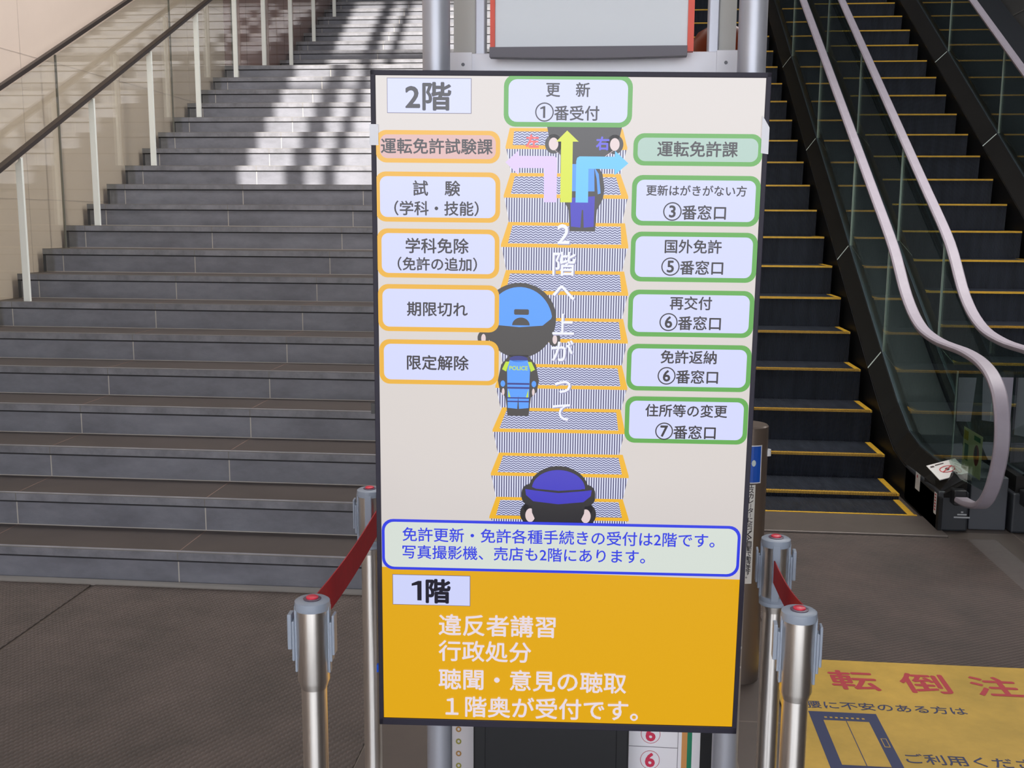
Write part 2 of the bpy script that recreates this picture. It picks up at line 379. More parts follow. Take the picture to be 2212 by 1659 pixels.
RUB = mat('grey_rubber_belt', (158, 150, 161), .5, noise=.05, nscale=10)
PLATE = mat('comb_plate_metal', (112, 103, 98), .4, .5, noise=.08, nscale=8)
NBASE = mat('charcoal_base', (46, 49, 54), .42)
def escalator(name, label, xr, wid, gl, gr, dy, phase, nsteps, kstart):
    xl = xr-wid
    es = thing(name, ((xl+xr)/2, 6.2, 0), label, 'escalator'); O = Vector(((xl+xr)/2, 6.2, 0))
    nz = lambda y: ZE+(y-YE-dy)*math.tan(PI/6)
    zt = lambda y: .5*(nz(y)+math.sqrt(nz(y)**2+.12**2))
    P = lambda mb, nm, m, par=es, **k: (setattr(mb, 'v', off(mb.v, O)), mb.build(nm, m, par, **k))[1]
    ys = [YE+dy+phase*TE+k*TE for k in range(kstart, nsteps)]
    for y in ys:
        z = zt(y); zb = zt(y-TE)
        mb = MB(); n = 5
        prof = [(0, z), (.0, z-.02), (.006, z-.05), (.012, z-.12), (.022, zb-.03)] if z-zb > .13 else [(0, z), (0, z-.01), (.004, (z+zb)/2), (.008, zb), (.01, zb-.03)]
        vs = []; 
        for a, zz in prof: vs += [(xl+.012, y+a, zz), (xr-.012, y+a, zz)]
        fs = [(2*i, 2*i+1, 2*i+3, 2*i+2)[::-1] for i in range(len(prof)-1)]
        mb.add(vs, fs); mb.add([(xl+.012, y, z), (xr-.012, y, z), (xr-.012, y+TE+.02, z), (xl+.012, y+TE+.02, z)], [(0, 1, 2, 3)])
        mb.add([(xr-.012, y, z), (xr-.012, y+TE, z), (xr-.012, y+TE, z-.2), (xr-.012, y+.02, zb)], [(0, 1, 2, 3)])
        s = P(mb, 'step', [EST])
        eb = MB()
        eb.box(xl+.012, xr-.012, y-.004, y+.03, z-.013, z+.002)
        for i in range(0, 96, 1):
            x = xl+.016+i*.0098
            if y < 8.3: eb.box(x, x+.004, y-.0055, y+.031, z-.013, z+.003, 1)
        for x0, x1 in ((xl+.012, xl+.05), (xr-.05, xr-.012)): eb.box(x0, x1, y+.03, y+TE-.005, z-.002, z+.002)
        P(eb, 'edge_marking', [YEL, mat('yellow_groove', (120, 88, 30), .6)], s)
    yc = 6.19
    P(MB().box(xl-.12, xr+.05, 5.8, yc, -.01, .012), 'comb_plate', PLATE, bevel=.004)
    P(MB().box(xl+.01, xr-.01, yc, yc+.02, -.01, .014), 'comb_edge', YEL)
    P(MB().box(xl+.01, xr-.01, yc+.02, ys[0]+.01, 0, .003), 'lower_tread', EST)
    P(MB().box(xr-.05, xr-.012, yc+.02, ys[0]-.004, .003, .005), 'edge_marking', YEL)
    yy = [5.9+.15*i for i in range(6)]+[6.9+.3*i for i in range(32)]
    dk = lambda y: .5*((nz(y)+.08+.21)+math.sqrt((nz(y)+.08-.21)**2+.12**2))
    for sgn, x in ((-1, xl), (1, xr)):
        inner = x+sgn*.02; gx = x+sgn*(gl if sgn < 0 else gr); outer = gx+sgn*.05
        mb = MB(); vs = []
        for y in yy: vs += [(inner, y, dk(y)-.02), (inner, y, max(-.02, nz(y)-.32)), (inner+sgn*.02, y, max(-.02, nz(y)-.32)), (inner+sgn*.02, y, dk(y)-.02)]
        n = len(yy); fs = [(4*i+j, 4*i+(j+1) % 4, 4*i+4+(j+1) % 4, 4*i+4+j) for i in range(n-1) for j in range(4)]+[(0, 1, 2, 3), (4*n-4, 4*n-3, 4*n-2, 4*n-1)]
        P(mb.add(vs, fs), 'skirt', SKIRT)
        mb = MB(); vs = []
        for y in [max(y, 5.96) for y in yy]:
            d = dk(y); vs += [(inner, y, d-.04), (inner+sgn*.004, y, d-.01), (gx-sgn*.015, y, d+.1), (outer, y, d+.1), (outer, y, max(0.0, d-.5))]
        fs = [(5*i+j, 5*i+j+1, 5*i+6+j, 5*i+5+j) for i in range(n-1) for j in range(4)]+[(0, 1, 2, 3, 4)]
        P(mb.add(vs, fs), 'deck', DECK)
        mb = MB(); vs = []
        for y in [max(y, 5.98) for y in yy]: vs += [(gx-.011, y, dk(y)+.096), (gx+.011, y, dk(y)+.096), (gx+.011, y, dk(y)+.108), (gx-.011, y, dk(y)+.108)]
        P(mb.add(vs, [(4*i+j, 4*i+(j+1) % 4, 4*i+4+(j+1) % 4, 4*i+4+j) for i in range(n-1) for j in range(4)]), 'glass_clamp', mat('clamp_steel', (96, 106, 116), .3, .6))
        # handrail path
        hp = [(gx, 5.85, .20), (gx, 5.7, .215), (gx, 5.53, .26), (gx, 5.42, .36), (gx, 5.35, .5), (gx, 5.325, .635), (gx, 5.355, .77), (gx, 5.44, .885), (gx, 5.62, .965), (gx, 5.93, 1.0), (gx, 6.45, 1.005), (gx, 6.85, 1.06), (gx, 7.2, 1.19+.03), (gx, 7.6, nz(7.6)+.985), (gx, 8.2, nz(8.2)+.99)]
        hp = catmull(hp, 5)+[Vector((gx, y, nz(y)+.99)) for y in (10, 12, 14, 15.5)]
        prof = [(-.031, -.017), (.031, -.017), (.037, -.006), (.037, .006), (.028, .015), (-.028, .015), (-.037, .006), (-.037, -.006)]
        P(MB().sweep(hp, prof), 'handrail', RUB, smooth=True)
        # glass
        top = [(p.y, p.z-.015) for p in hp]
        def topz(y):
            c = [q for q in top if q[1] > .62]
            for a, b in zip(c[:-1], c[1:]):
                if a[0] <= y <= b[0]: return a[1]+(b[1]-a[1])*(y-a[0])/(b[0]-a[0])
            return c[-1][1]
        jy = [7.7, 8.95, 10.65, 12.4, 14.2, 15.4]
        first = [q for q in top if q[0] <= 7.7 and (q[1] > .36 or q[0] < 5.5) and q[1] > .33]
        mb = MB(); glass_slab(mb, gx-.006, gx+.006, [(5.95, dk(5.95)+.09)]+first+[(7.7, topz(7.7)), (7.7, dk(7.7)+.09), (7.2, dk(7.2)+.09), (6.9, dk(6.9)+.09), (6.5, dk(6.5)+.09)])
        P(mb, 'glass_panel', EG)
        for a, b in zip(jy[:-1], jy[1:]):
            mb = MB(); glass_slab(mb, gx-.006, gx+.006, [(a+.005, dk(a)+.09), (b, dk(b)+.09), (b, topz(b)), (a+.005, topz(a))])
            P(mb, 'glass_panel', EG)
        for a in jy[:-1]:
            mb = MB(); glass_slab(mb, gx-.007, gx+.007, [(a-.001, dk(a)+.09), (a+.006, dk(a)+.09), (a+.006, topz(a)), (a-.001, topz(a))])
            mb.add([(inner-sgn*.001+0, a, dk(a)-.012), (gx-sgn*.017, a, dk(a)+.1015), (gx-sgn*.017, a+.012, dk(a+.012)+.1015), (inner-sgn*.001, a+.012, dk(a+.012)-.012)], [(0, 1, 2, 3)])
            P(mb, 'joint_strip', EGE)
        bx0, bx1 = (inner, gx+.07*sgn)
        mb = MB().box(min(bx0, bx1), max(bx0, bx1), 5.93, 6.6, 0, .225)
        P(mb, 'newel_base', NBASE, bevel=.012)
        P(MB().box(gx-.035, gx+.035, 5.86, 5.95, .165, .25), 'handrail_inlet', BLACKPL, bevel=.008)
    return es, P, dk, nz
E1, P1, dk1, nz1 = escalator('escalator', 'black escalator next to the stairs, its lower landing partly behind the display', 1.79, .98, .14, .12, 0, 0, 23, 0)
E2, P2, dk2, nz2 = escalator('escalator', 'black escalator beside the charcoal wall, farther from the stairs', 3.42, 1.0, .14, .155, -.07, .2525, 23, 0)
# cover panels beside and between the two
mb = MB(); yy = [6.5+.4*i for i in range(23)]; vs = []
for y in yy: vs += [(1.965, y, dk1(y)+.085), (2.225, y, dk1(y)+.085), (2.225, y, dk1(y)-.3), (1.965, y, dk1(y)-.3)]
n = len(yy)
mb.add(vs, [(4*i+j, 4*i+(j+1) % 4, 4*i+4+(j+1) % 4, 4*i+4+j) for i in range(n-1) for j in range(4)]+[(3, 2, 1, 0)])
P1(mb, 'outer_cover', NBASE)
P1(MB().box(2.0, 2.2, 5.98, 6.5, 0, .3), 'middle_panel', mat('grey_panel', (74, 76, 82), .45), bevel=.006)
mb = MB(); vs = []
for y in yy: vs += [(3.63, y, dk1(y)+.085), (4.58, y, dk1(y)+.085), (4.58, y, dk1(y)-.3), (3.63, y, dk1(y)-.3)]
mb.add(vs, [(4*i+j, 4*i+(j+1) % 4, 4*i+4+(j+1) % 4, 4*i+4+j) for i in range(n-1) for j in range(4)]+[(3, 2, 1, 0)])
P2(mb, 'outer_cover', NBASE)
# notices fixed to the first escalator
PAPER = mat('white_notice', (226, 222, 220), .4)
RED = mat('sign_red', (196, 44, 52), .5); INK = mat('sign_ink', (70, 52, 52), .6)
def basis_mesh(mb, o, ux, uy, fn):
    """build flat work in (x,z) with fn and map it onto the plane o + x*ux + z*uy"""
    b = MB(); fn(b); nrm = Vector(ux).cross(Vector(uy)).normalized()
    b.v = [tuple(Vector(o)+Vector(ux)*v[0]+Vector(uy)*v[2]-nrm*v[1]) for v in b.v]
    mb.v = b.v; mb.f = b.f; mb.m = b.m; return mb
def ring(mb, cx, cz, rx, rz, w, y, mi, n=28):
    a = ell(cx, cz, rx, rz, n=n); b = ell(cx, cz, rx-w, rz-w, n=n)
    vs = [(x, y, z) for x, z in a]+[(x, y, z) for x, z in b]
    mb.add(vs, [(i, (i+1) % n, n+(i+1) % n, n+i) for i in range(n)], mi)
def prohib(b):
    b.box(-.1, .1, -.006, 0, -.085, .085, 0)
    ring(b, 0, 0, .052, .036, .007, -.0075, 1)
    b.poly(ell(0, 0, .014, .014, n=16), -.0075, 2)
    b.poly([(-.045, -.02), (-.04, -.026), (.045, .02), (.04, .026)], -.008, 1)
    b.poly([(-.085, .05), (-.06, .05), (-.06, .066), (-.085, .066)], -.0075, 2); b.poly([(-.05, .06), (.01, .06), (.01, .07), (-.05, .07)], -.0075, 2)
mb = basis_mesh(MB(), (1.885, 6.04, .325), (.74, -.1, .26), (-.24, .72, .3), prohib)
P1(mb, 'warning_plate', [PAPER, RED, INK])
mb = MB().add([(1.81, 6.2, .24), (1.95, 6.2, .33), (1.96, 5.92, .29), (1.84, 5.92, .215), (1.81, 6.2, .17), (1.95, 6.2, .17), (1.96, 5.94, .17), (1.84, 5.94, .17)], [(0, 1, 2, 3), (3, 2, 6, 7), (0, 3, 7, 4), (1, 5, 6, 2), (0, 4, 5, 1), (4, 7, 6, 5)])
P1(mb, 'deck_end', DECK)
def sticker(b):
    b.box(-.15, .15, -.0008, 0, -.115, .115, 0)
    b.poly([(-.14, .05), (-.07, .05), (-.07, .1), (-.14, .1)], -.0012, 1); b.poly([(-.12, -.06), (-.06, -.06), (-.06, .03), (-.12, .03)], -.0012, 2)
    b.poly(ell(.07, .0, .042, .056, n=20), -.0012, 3); b.poly(ell(.06, .01, .02, .035, n=16), -.0016, 4)
    b.poly([(.02, .075), (.12, .075), (.12, .1), (.02, .1)], -.0012, 2)
mb = basis_mesh(MB(), (1.918, 5.76, .485), (0, -1, 0), (0, 0, 1), sticker)
P1(mb, 'safety_sticker', [mat('pale_yellow_green', (226, 228, 180), .5), mat('sticker_yellow', (190, 170, 50), .5), mat('sticker_green', (60, 120, 80), .5), mat('sticker_red', (150, 60, 48), .5), INK])
def tall(b):
    b.box(-.045, .045, -.001, 0, -.05, .05, 0); b.poly(ell(-.01, .03, .01, .01, n=12), -.0015, 1)
mb = basis_mesh(MB(), (1.808, 6.32, .185), (0, -1, 0), (0, 0, 1), tall); P1(mb, 'skirt_notice', [PAPER, RED])
def strip(b):
    b.box(-.022, .022, -.001, 0, -.06, .06, 0)
    for i in range(6): b.poly([(-.012, .045-.017*i), (.012, .045-.017*i), (.012, .054-.017*i), (-.012, .054-.017*i)], -.0015, 1)
mb = basis_mesh(MB(), (1.8085, 5.965, .15), (0, -1, 0), (0, 0, 1), strip); P1(mb, 'base_notice', [PAPER, RED])
# maker's plate lettering on the base, too small to read in the photograph
mb = MB()
for i, (w, z) in enumerate(((.012, .112), (.05, .098), (.085, .082))): mb.box(1.945-w/2, 1.945+w/2, 5.9285, 5.93, z-.004, z+.004)
P1(mb, 'maker_marks', mat('pale_marks', (176, 178, 180), .5))
# clear guard between the newels
gd = thing('clear_guard', (2.11, 6.22, .3), 'clear acrylic guard holding white sheets between the two escalator handrails', 'guard')
ACR = glass('clear_acrylic', (.86, .88, .87), 1.45)
for a, b in ((-.15, .158), (.182, .26)): MB().box(a, b, 0, .006, .03, .56).build('panel', ACR, gd)
for a, z in ((-.153, .03), (.045, .28)): MB().box(a, a+.006, -.006, .01, z, .56).build('edge_strip', mat('clear_edge', (200, 206, 206), .3), gd)
SHEET = mat('white_sheet', (166, 160, 176), .6)
for a in ([(-.143, .525), (-.045, .525), (-.06, .27), (-.14, .27)], [(-.01, .53), (.157, .53), (.157, .226), (.08, .27), (0, .28)], [(.184, .53), (.25, .53), (.24, .19), (.184, .2)], [(.0, .155), (.157, .152), (.157, .035), (.05, .05)], [(-.146, .14), (-.1, .145), (-.07, .06), (-.146, .05)]):
    mb = MB(); n = len(a); mb.add([(x, -.004, z) for x, z in a]+[(x, -.003, z) for x, z in a], [tuple(reversed(range(n))), tuple(range(n, 2*n))]+[(i, (i+1) % n, n+(i+1) % n, n+i) for i in range(n)])
    mb.build('paper_sheet', SHEET, gd)

# ------------------------------------------------------------------ floor mats
MATB = ribbed('brown_ribbed_carpet', (91, 83, 79), (97, 87, 83), (math.radians(28), 14), (math.radians(-30), 22))
def floor_mat(name, label, x0, x1, y0, y1, t, m):
    return tag(MB().box(0, x1-x0, 0, y1-y0, 0, t).build(name, m, loc=(x0, y0, 0), bevel=.003), label, 'mat')
floor_mat('entrance_mat', 'big brown ribbed carpet mat at the foot of the stairs', -2.375, -.78, -1.3, 4.55, .008, MATB)
floor_mat('entrance_mat', 'brown ribbed carpet mat beyond the dark seam, cut off by the photo edge', -4.1, -2.395, -1.3, 4.55, .008, MATB)
MATR = ribbed('brown_runner_carpet', (88, 80, 77), (96, 84, 80), (math.radians(62), 15), (math.radians(-60), 22))
rm = thing('escalator_mat', (.66, 4.05, 0), 'brown ribbed carpet mat before the escalator landing', 'mat')
MB().box(0, 1.27, -1.2, 1.72, 0, .007).build('carpet', MATR, rm, bevel=.002)
MB().box(1.27, 1.42, -1.2, 1.72, 0, .006).build('border', mat('mat_border', (84, 76, 74), .7, noise=.1, nscale=20), rm)
# yellow warning mat
ym = thing('warning_mat', (.62, 2.75, .007), 'yellow floor mat with red warning characters and a lift pictogram', 'mat')
YM = mat('yellow_mat', (184, 150, 44), .55, noise=.16, nscale=3.2, rgb2=(190, 152, 52), bump=.3, bscale=40)
MB().box(0, 1.34, 0, 1.285, 0, .004).build('mat_sheet', YM, ym)
for i, ch in enumerate('転倒注意'):
    mb = MB(); write(mb, ch, .215+.255*i, .215+.255*i+.165, 1.105, .0046, 0, .016, flat=True)
    mb.build('warning_character', mat('mat_red', (172, 38, 50), .6), ym)
NAVY = mat('mat_navy', (26, 38, 84), .6)
mb = MB(); write(mb, '足腰に不安のある方は', .02, .635, .885, .0046, 0, .008, flat=True)
mb.build('lettering_line', NAVY, ym); mb = MB()
write(mb, 'ご利用ください', .335, .80, .525, .0046, 0, .008, flat=True)
mb.build('lettering_line', NAVY, ym)
mb = MB()
def mrect(x0, x1, y0, y1, mi, z=.0046): mb.add([(x0, y0, z), (x1, y0, z), (x1, y1, z), (x0, y1, z)], [(0, 1, 2, 3)], mi)
mrect(.085, .315, .435, .83, 0); mrect(.125, .277, .46, .765, 1, .005); mrect(.1995, .2025, .46, .765, 0, .0054)
for i in range(8): mrect(.132+.018*i, .141+.018*i, .782, .792, 1, .005)
mrect(.287, .306, .59, .65, 1, .005); mrect(.2895, .3035, .594, .646, 0, .0054)
mb.build('lift_pictogram', [NAVY, YM], ym)

# ------------------------------------------------------------------ belt stanchions
def stanchion(x, y, ang, label, top=.925, collar=False):
    t = thing('belt_stanchion', (x, y, .008 if x < 0 else 0), label, 'stanchion', 'stanchions around the display', (0, 0, ang))
    MB().lathe([(.0, 0), (.12, 0), (.12, .006), (.107, .014), (.05, .026), (.03, .03), (0, .03)], 48, cap=False).build('base', STEEL, t, smooth=True)
    MB().lathe([(.0262, .026), (.0262, top-.16)], 32).build('pole', STEEL, t, smooth=True)
    MB().lathe([(.0262, top-.19), (.030, top-.178), (.0325, top-.172), (.0325, top-.018)], 36).build('sleeve', STEEL, t, smooth=True)
    cp = MB().lathe([(.0, top-.02), (.0355, top-.02), (.0365, top-.012), (.0355, top-.003), (.031, top), (.0, top)], 36, cap=False)
    cap = cp.build('cap', GREYPL, t, smooth=True)
    MB().lathe([(.017, 0), (.0185, .002), (.016, .003), (0, .003)], 24, (0, 0, top-.0005), cap=False).build('ring', mat('dark_ring', (96, 72, 92), .4), cap, smooth=True)
    MB().lathe([(.0125, 0), (.0125, .005), (.010, .0065), (0, .007)], 24, (0, 0, top), cap=False).build('button', REDPL, cap, smooth=True)
    for a in (0, PI/2, PI):
        mb = MB()
        mb.box(.0315, .0365, -.0095, .0095, top-.155, top-.012)
        if a != PI/2:
            mb.box(.036, .0415, -.0125, .0125, top-.13, top-.045)
            mb.box(.0415, .05 if a == PI else .047, -.014, .014, top-.105 if a != 0 else top-.115, top-.03)
        c, s = math.cos(a), math.sin(a)
        mb.v = [(c*v[0]-s*v[1], s*v[0]+c*v[1], v[2]) for v in mb.v]
        mb.build('belt_socket', GREYPL, t, bevel=.002)
    if collar:
        MB().lathe([(.033, top-.172), (.0355, top-.170), (.0355, top-.163), (.034, top-.161), (.0355, top-.159), (.0355, top-.150), (.033, top-.148)], 36).build('collar', GREYPL, t, smooth=True)
    return t
LF, LB, RF, RB = (-.599, 2.03), (-.682, 2.905), (.386, 2.10), (.413, 2.60)
stanchion(*LF, math.radians(3), 'steel belt stanchion on the big brown mat, nearest the photographer')
stanchion(*LB, math.radians(185), 'steel belt stanchion half hidden behind the display edge nearest the stairs', .93, True)
stanchion(*RF, math.radians(-4), 'steel belt stanchion standing in front of the yellow mat')
stanchion(*RB, math.radians(176), 'steel belt stanchion with a grey collar, between the display and another stanchion', .925, True)
def belt(a, b, za, zb, h, label):
    """a thin webbing strap between two points"""
    A, B = Vector((*a, za)), Vector((*b, zb)); d = (B-A).normalized(); n = Vector((-d.y, d.x, 0)).normalized()*.0012; N = 14
    vs = []
    for i in range(N+1):
        t = i/N; p = A.lerp(B, t); p.z -= .012*math.sin(PI*t)
        vs += [p+n+Vector((0, 0, h/2)), p-n+Vector((0, 0, h/2)), p-n-Vector((0, 0, h/2)), p+n-Vector((0, 0, h/2))]
    vs = [tuple(v-A) for v in vs]
    fs = [(4*i+j, 4*i+(j+1) % 4, 4*i+4+(j+1) % 4, 4*i+4+j) for i in range(N) for j in range(4)]+[(3, 2, 1, 0), (4*N, 4*N+1, 4*N+2, 4*N+3)]
    return tag(MB().add(vs, fs).build('barrier_belt', BELT, loc=A), label, 'belt', 'red barrier belts')
def toward(p, q, r):
    d = Vector((q[0]-p[0], q[1]-p[1])).normalized()*r; return (p[0]+d.x, p[1]+d.y)
belt((LF[0]-.01, LF[1]+.038), (LB[0]+.03, LB[1]-.036), .882, .852, .074, 'red webbing belt running between the two stanchions on the stairs side')
belt((RF[0]+.02, RF[1]+.038), (RB[0]-.008, RB[1]-.042), .888, .85, .056, 'red webbing belt running between the two stanchions beside the yellow mat')

# ------------------------------------------------------------------ sensor post by the escalator
sp = thing('sensor_post', (.495, 3.87, 0), 'dark bronze round post with a blue sign and white lettered strip before the escalator', 'post')
PB = mat('bronze_post', (108, 96, 88), .36, .4)
MB().lathe([(0, 0), (.075, 0), (.075, .965), (.07, .97), (0, .97)], 40, cap=False).build('shaft', PB, sp, smooth=True)
def curved(mb, w, z0, z1, r, mi, a0, n=6):
    vs = []
    for i in range(n+1):
        a = a0+(i/n-.5)*w/r; vs += [(r*math.sin(a), -r*math.cos(a), z0), (r*math.sin(a), -r*math.cos(a), z1)]
    mb.add(vs, [(2*i, 2*i+2, 2*i+3, 2*i+1) for i in range(n)], mi)
mb = MB(); curved(mb, .095, .765, .905, .0756, 0, .03); curved(mb, .087, .769, .901, .0759, 1, .03)
def on_post(pts, r, mi):
    mb.add([(r*math.sin(x/r), -r*math.cos(x/r), z) for x, z in pts], [tuple(range(len(pts)))], mi)
on_post([(-.016, .79), (-.006, .79), (-.006, .84), (-.016, .84)], .0762, 2); on_post([(-.03, .84), (.008, .84), (-.011, .875)], .0762, 2); on_post(ell(.018, .84, .008, .012, n=12), .0762, 2)
mb.build('arrow_sign', [mat('sign_white', (220, 224, 230), .4), mat('sign_blue', (16, 84, 190), .4), mat('sign_pale', (210, 226, 226), .4)], sp)
mb = MB(); curved(mb, .03, .39, .76, .0756, 0, .17)
msg = 'エスカレーターに近づくと自動で動きます。'
vb = MB()
for i, ch in enumerate(msg):
    write(vb, ch if ch != 'ー' else '｜', -.0085, .0085 if ch not in '。｜ー' else -.003, .75-.018*i, 0, 1, .02) if ch != 'ー' else vb.box(-.001, .001, 0, 0, .743-.018*i, .757-.018*i, 1)
vb.v = [(.0762*math.sin(.17+v[0]/.0762), -.0762*math.cos(.17+v[0]/.0762), .006+v[2]) for v in vb.v]
mb.add(vb.v, vb.f, 1)
mb.build('lettered_strip', [mat('strip_white', (222, 222, 220), .5), mat('strip_ink', (60, 56, 60), .6)], sp)
MB().lathe([(.0, -.012), (.012, -.012), (.012, .012), (0, .012)], 16, (.074, -.012, .868), cap=False).build('sensor_lens', mat('sensor_white', (230, 232, 236), .3), sp, smooth=True)

# ------------------------------------------------------------------ sign stand behind the display
ss = thing('sign_stand', (-.06, 2.56, 0), 'two pole aluminium sign stand carrying the display, with a pale cross panel', 'stand')
PX0, PX1 = -.4075+.06, .29+.06
for x in (PX0, PX1):
    MB().lathe([(0, .02), (.031, .02), (.031, 2.75), (0, 2.75)], 40, (x, -.11, 0), cap=False).build('pole', ALU, ss, smooth=True)
    MB().lathe([(.039, 0), (.039, .02), (.031, .024)], 40, (x, -.11, 0)).build('foot', ALU, ss, smooth=True)
    MB().box(x-.012, x+.012, -.09, .1, 1.97, 1.99).build('strut', ALU, ss)
PALE = mat('pale_panel', (240, 241, 250), .35)
cb = MB().box(-.335, .335, .035, .055, 2.02, 2.088).build('cross_panel', PALE, ss, bevel=.002)
for a, b in ((-.34, -.286), (.287, .337)): MB().box(a, b, .03, .034, 2.02, 2.09).build('end_plate', PALE, cb)
mb = MB()
for x in (-.307, .308): mb.lathe([(.004, 0), (.004, .002), (0, .002)], 12, (0, 0, 0), cap=False); mb.v[-36:] = [(x+v[0], .0295-v[2], 2.062+v[1]) for v in mb.v[-36:]]
mb.build('screw', mat('screw_grey', (110, 112, 122), .4), cb)
for x0, x1 in ((-.282, -.258), (.268, .293)):
    MB().box(x0, x1, .06, .1, 1.9, 2.75).build('inner_upright', ALU, ss, bevel=.003)
for x0, x1 in ((-.335, -.283), (.294, .333)):
    MB().box(x0, x1, .07, .074, 2.06, 2.75).build('side_pane', mat('frosted_pane', (178, 178, 174), .3), ss)
MB().box(-.335, .335, .10, .13, 1.95, 2.05).build('rear_beam', ALU, ss)
# white tray board with red edges
tb = thing('notice_board', (-.06, 2.54, 2.02), 'white board with red side edges and a dark lower ledge above the display', 'board')
BW = mat('board_white', (186, 191, 198), .22, coat=.4)
MB().box(-.225, .215, .0, .012, .06, .72).build('board_face', BW, tb)
for x0, x1 in ((-.236, -.225), (.215, .229)): MB().box(x0, x1, -.006, .018, .06, .72).build('side_edge', mat('board_red', (222, 84, 66), .5), tb)
mb = MB(); N = 12; vs = []
for i in range(N+1):
    t = i/N; x = -.237+.452*t; sag = -.004*math.sin(PI*t); vs += [(x, -.012, .072), (x, -.012, .05+sag), (x, .02, .05+sag), (x, .02, .072)]
mb.add(vs, [(4*i+j, 4*i+(j+1) % 4, 4*i+4+(j+1) % 4, 4*i+4+j) for i in range(N) for j in range(4)]+[(0, 1, 2, 3), (4*N+3, 4*N+2, 4*N+1, 4*N)])
mb.build('ledge', mat('ledge_grey', (100, 96, 106), .5), tb)
# unidentified orange shape, built as a dome lamp
wl = thing('orange_dome_shape', (.255, 2.78, 2.03), 'dark orange dome shape half hidden behind the sign stand pole', 'lamp')
MB().lathe([(0, 0), (.088, 0), (.09, .015), (.085, .03), (0, .03)], 32, cap=False).build('dome_base', BLACKPL, wl, smooth=True)
MB().lathe([(.086, .03), (.088, .06), (.08, .1), (.06, .13), (.03, .147), (0, .152)], 32, cap=False).build('dome', mat('orange_dome', (116, 46, 18), .35, spec=.2), wl, smooth=True)
MB().box(-.03, .03, -.088, .0, -.03, 0).build('bracket', BLACKPL, wl)
# older information board and black box below the display
ib = thing('information_board', (-.06, 2.60, 0), 'white information board with circled red numerals below the display', 'board')
IBW = mat('info_white', (240, 237, 242), .45)
MB().box(-.345, .305, 0, .015, .05, .62).build('board_sheet', IBW, ib)
MB().box(.305, .335, .0, .02, .05, .62).build('shade_strip', BLACKPL, ib)  # added black strip standing in for the shade beside the board
mb = MB()
for z in (.426, .3545, .283, .2115, .14): mb.box(.12, .248, -.0006, 0, z-.0008, z+.0008)
mb.box(.2475, .249, -.0006, 0, .06, .6); mb.box(.122, .1228, -.0006, 0, .06, .6)
mb.build('ruled_line', mat('rule_grey', (130, 126, 132), .6), ib)
MB().box(.258, .272, -.0008, 0, .05, .62).build('orange_stripe', mat('stripe_orange', (214, 150, 84), .5), ib)
MB().box(.272, .284, -.0008, 0, .05, .62).build('green_stripe', mat('stripe_green', (20, 128, 92), .5), ib)
for i in range(5):
    mb = MB(); dm = MB()
    z = .390-.0715*i; ring(mb, .178, z, .025, .026, .0013, -.0008, 0); write(dm, '6', .167, .189, z, -.0012, 0, .03)
    r6 = mb.build('numeral_ring', mat('ring_red', (190, 60, 80), .5), ib); dm.build('numeral', mat('numeral_red', (214, 48, 84), .5), ib)
mb = MB()
for i in range(7): ring(mb, -.322, .41-.034*i, .0075, .008, .004, -.0008, i % 2, 14)
mb.build('row_mark', [mat('mark_olive', (178, 172, 90), .6), mat('mark_ochre', (196, 150, 90), .6)], ib)
bxx = thing('black_cabinet', (-.135, 2.53, 0), 'black equipment cabinet in front of the white information board', 'cabinet')
MB().box(-.195, .195, -.03, .06, 0, .66).build('body', BLACKPL, bxx, bevel=.004)
MB().box(-.165, .165, -.034, -.03, .02, .62).build('door', mat('cabinet_door', (34, 35, 38), .35), bxx, bevel=.002)

# ------------------------------------------------------------------ the display
DC, DR = Vector((-.1055, 2.3037, 1.2658)), (.0349, .0055, .0603)
dp = D.objects.new('information_display', None); COL.objects.link(dp); dp.rotation_mode = 'XYZ'
dp.matrix_world = Matrix.Translation(DC) @ Matrix.Rotation(DR[2], 4, 'Z') @ Matrix.Rotation(DR[0], 4, 'X') @ Matrix.Rotation(DR[1], 4, 'Y')
tag(dp, 'tall lit information display showing licence counters, fixed to the sign stand', 'display')
mm = .001
mb = MB()
hw, hh, bz = .415, .738, .0105
for a in ((-hw, hw, hh-bz, hh), (-hw, hw, -hh, -hh+.0165), (-hw, -hw+bz, -hh, hh), (hw-bz, hw, -hh, hh)): mb.box(a[0], a[1], -.004, .03, a[2], a[3])
mb.build('bezel', BEZEL, dp, bevel=.0015)
MB().box(-hw+.004, hw-.004, .006, .055, -hh+.004, hh-.004).build('back_cover', BLACKPL, dp)
MB().box(-.3, .3, .055, .15, .1, .2).box(-.3, .3, .055, .17, -.3, -.2).build('mounting_bracket', BLACKPL, dp)
SX0, SX1, SZ0, SZ1 = -.4045, .4045, -.7215, .7275
y0 = .0
S_BG = em('grey', (212, 205, 202)); S_OR = em('orange', (226, 168, 8)); S_WH = em('white', (206, 211, 250))
S_TXT = em('ink', (24, 20, 38)); S_GR = em('green', (84, 164, 66)); S_YB = em('amber', (230, 172, 30)); S_PK = em('pink', (214, 172, 170)); S_TEAL = em('teal', (168, 196, 186))
S_BLUE = em('blue', (48, 62, 226)); S_PALEB = em('pale', (214, 222, 214)); S_LT = em('light', (232, 218, 226)); S_LINE = em('line', (110, 104, 130))
scr = MB()
scr.poly([(SX0, -.351), (SX0, SZ1), (SX1, SZ1), (SX1, -.3625)][::-1], y0, 0)
scr.poly([(SX0, SZ0), (SX0, -.351), (SX1, -.3625), (SX1, SZ0)][::-1], y0, 1)
screen = scr.build('screen', [S_BG, S_OR], dp)
LAY = .0003
def L(k): return y0-LAY*k
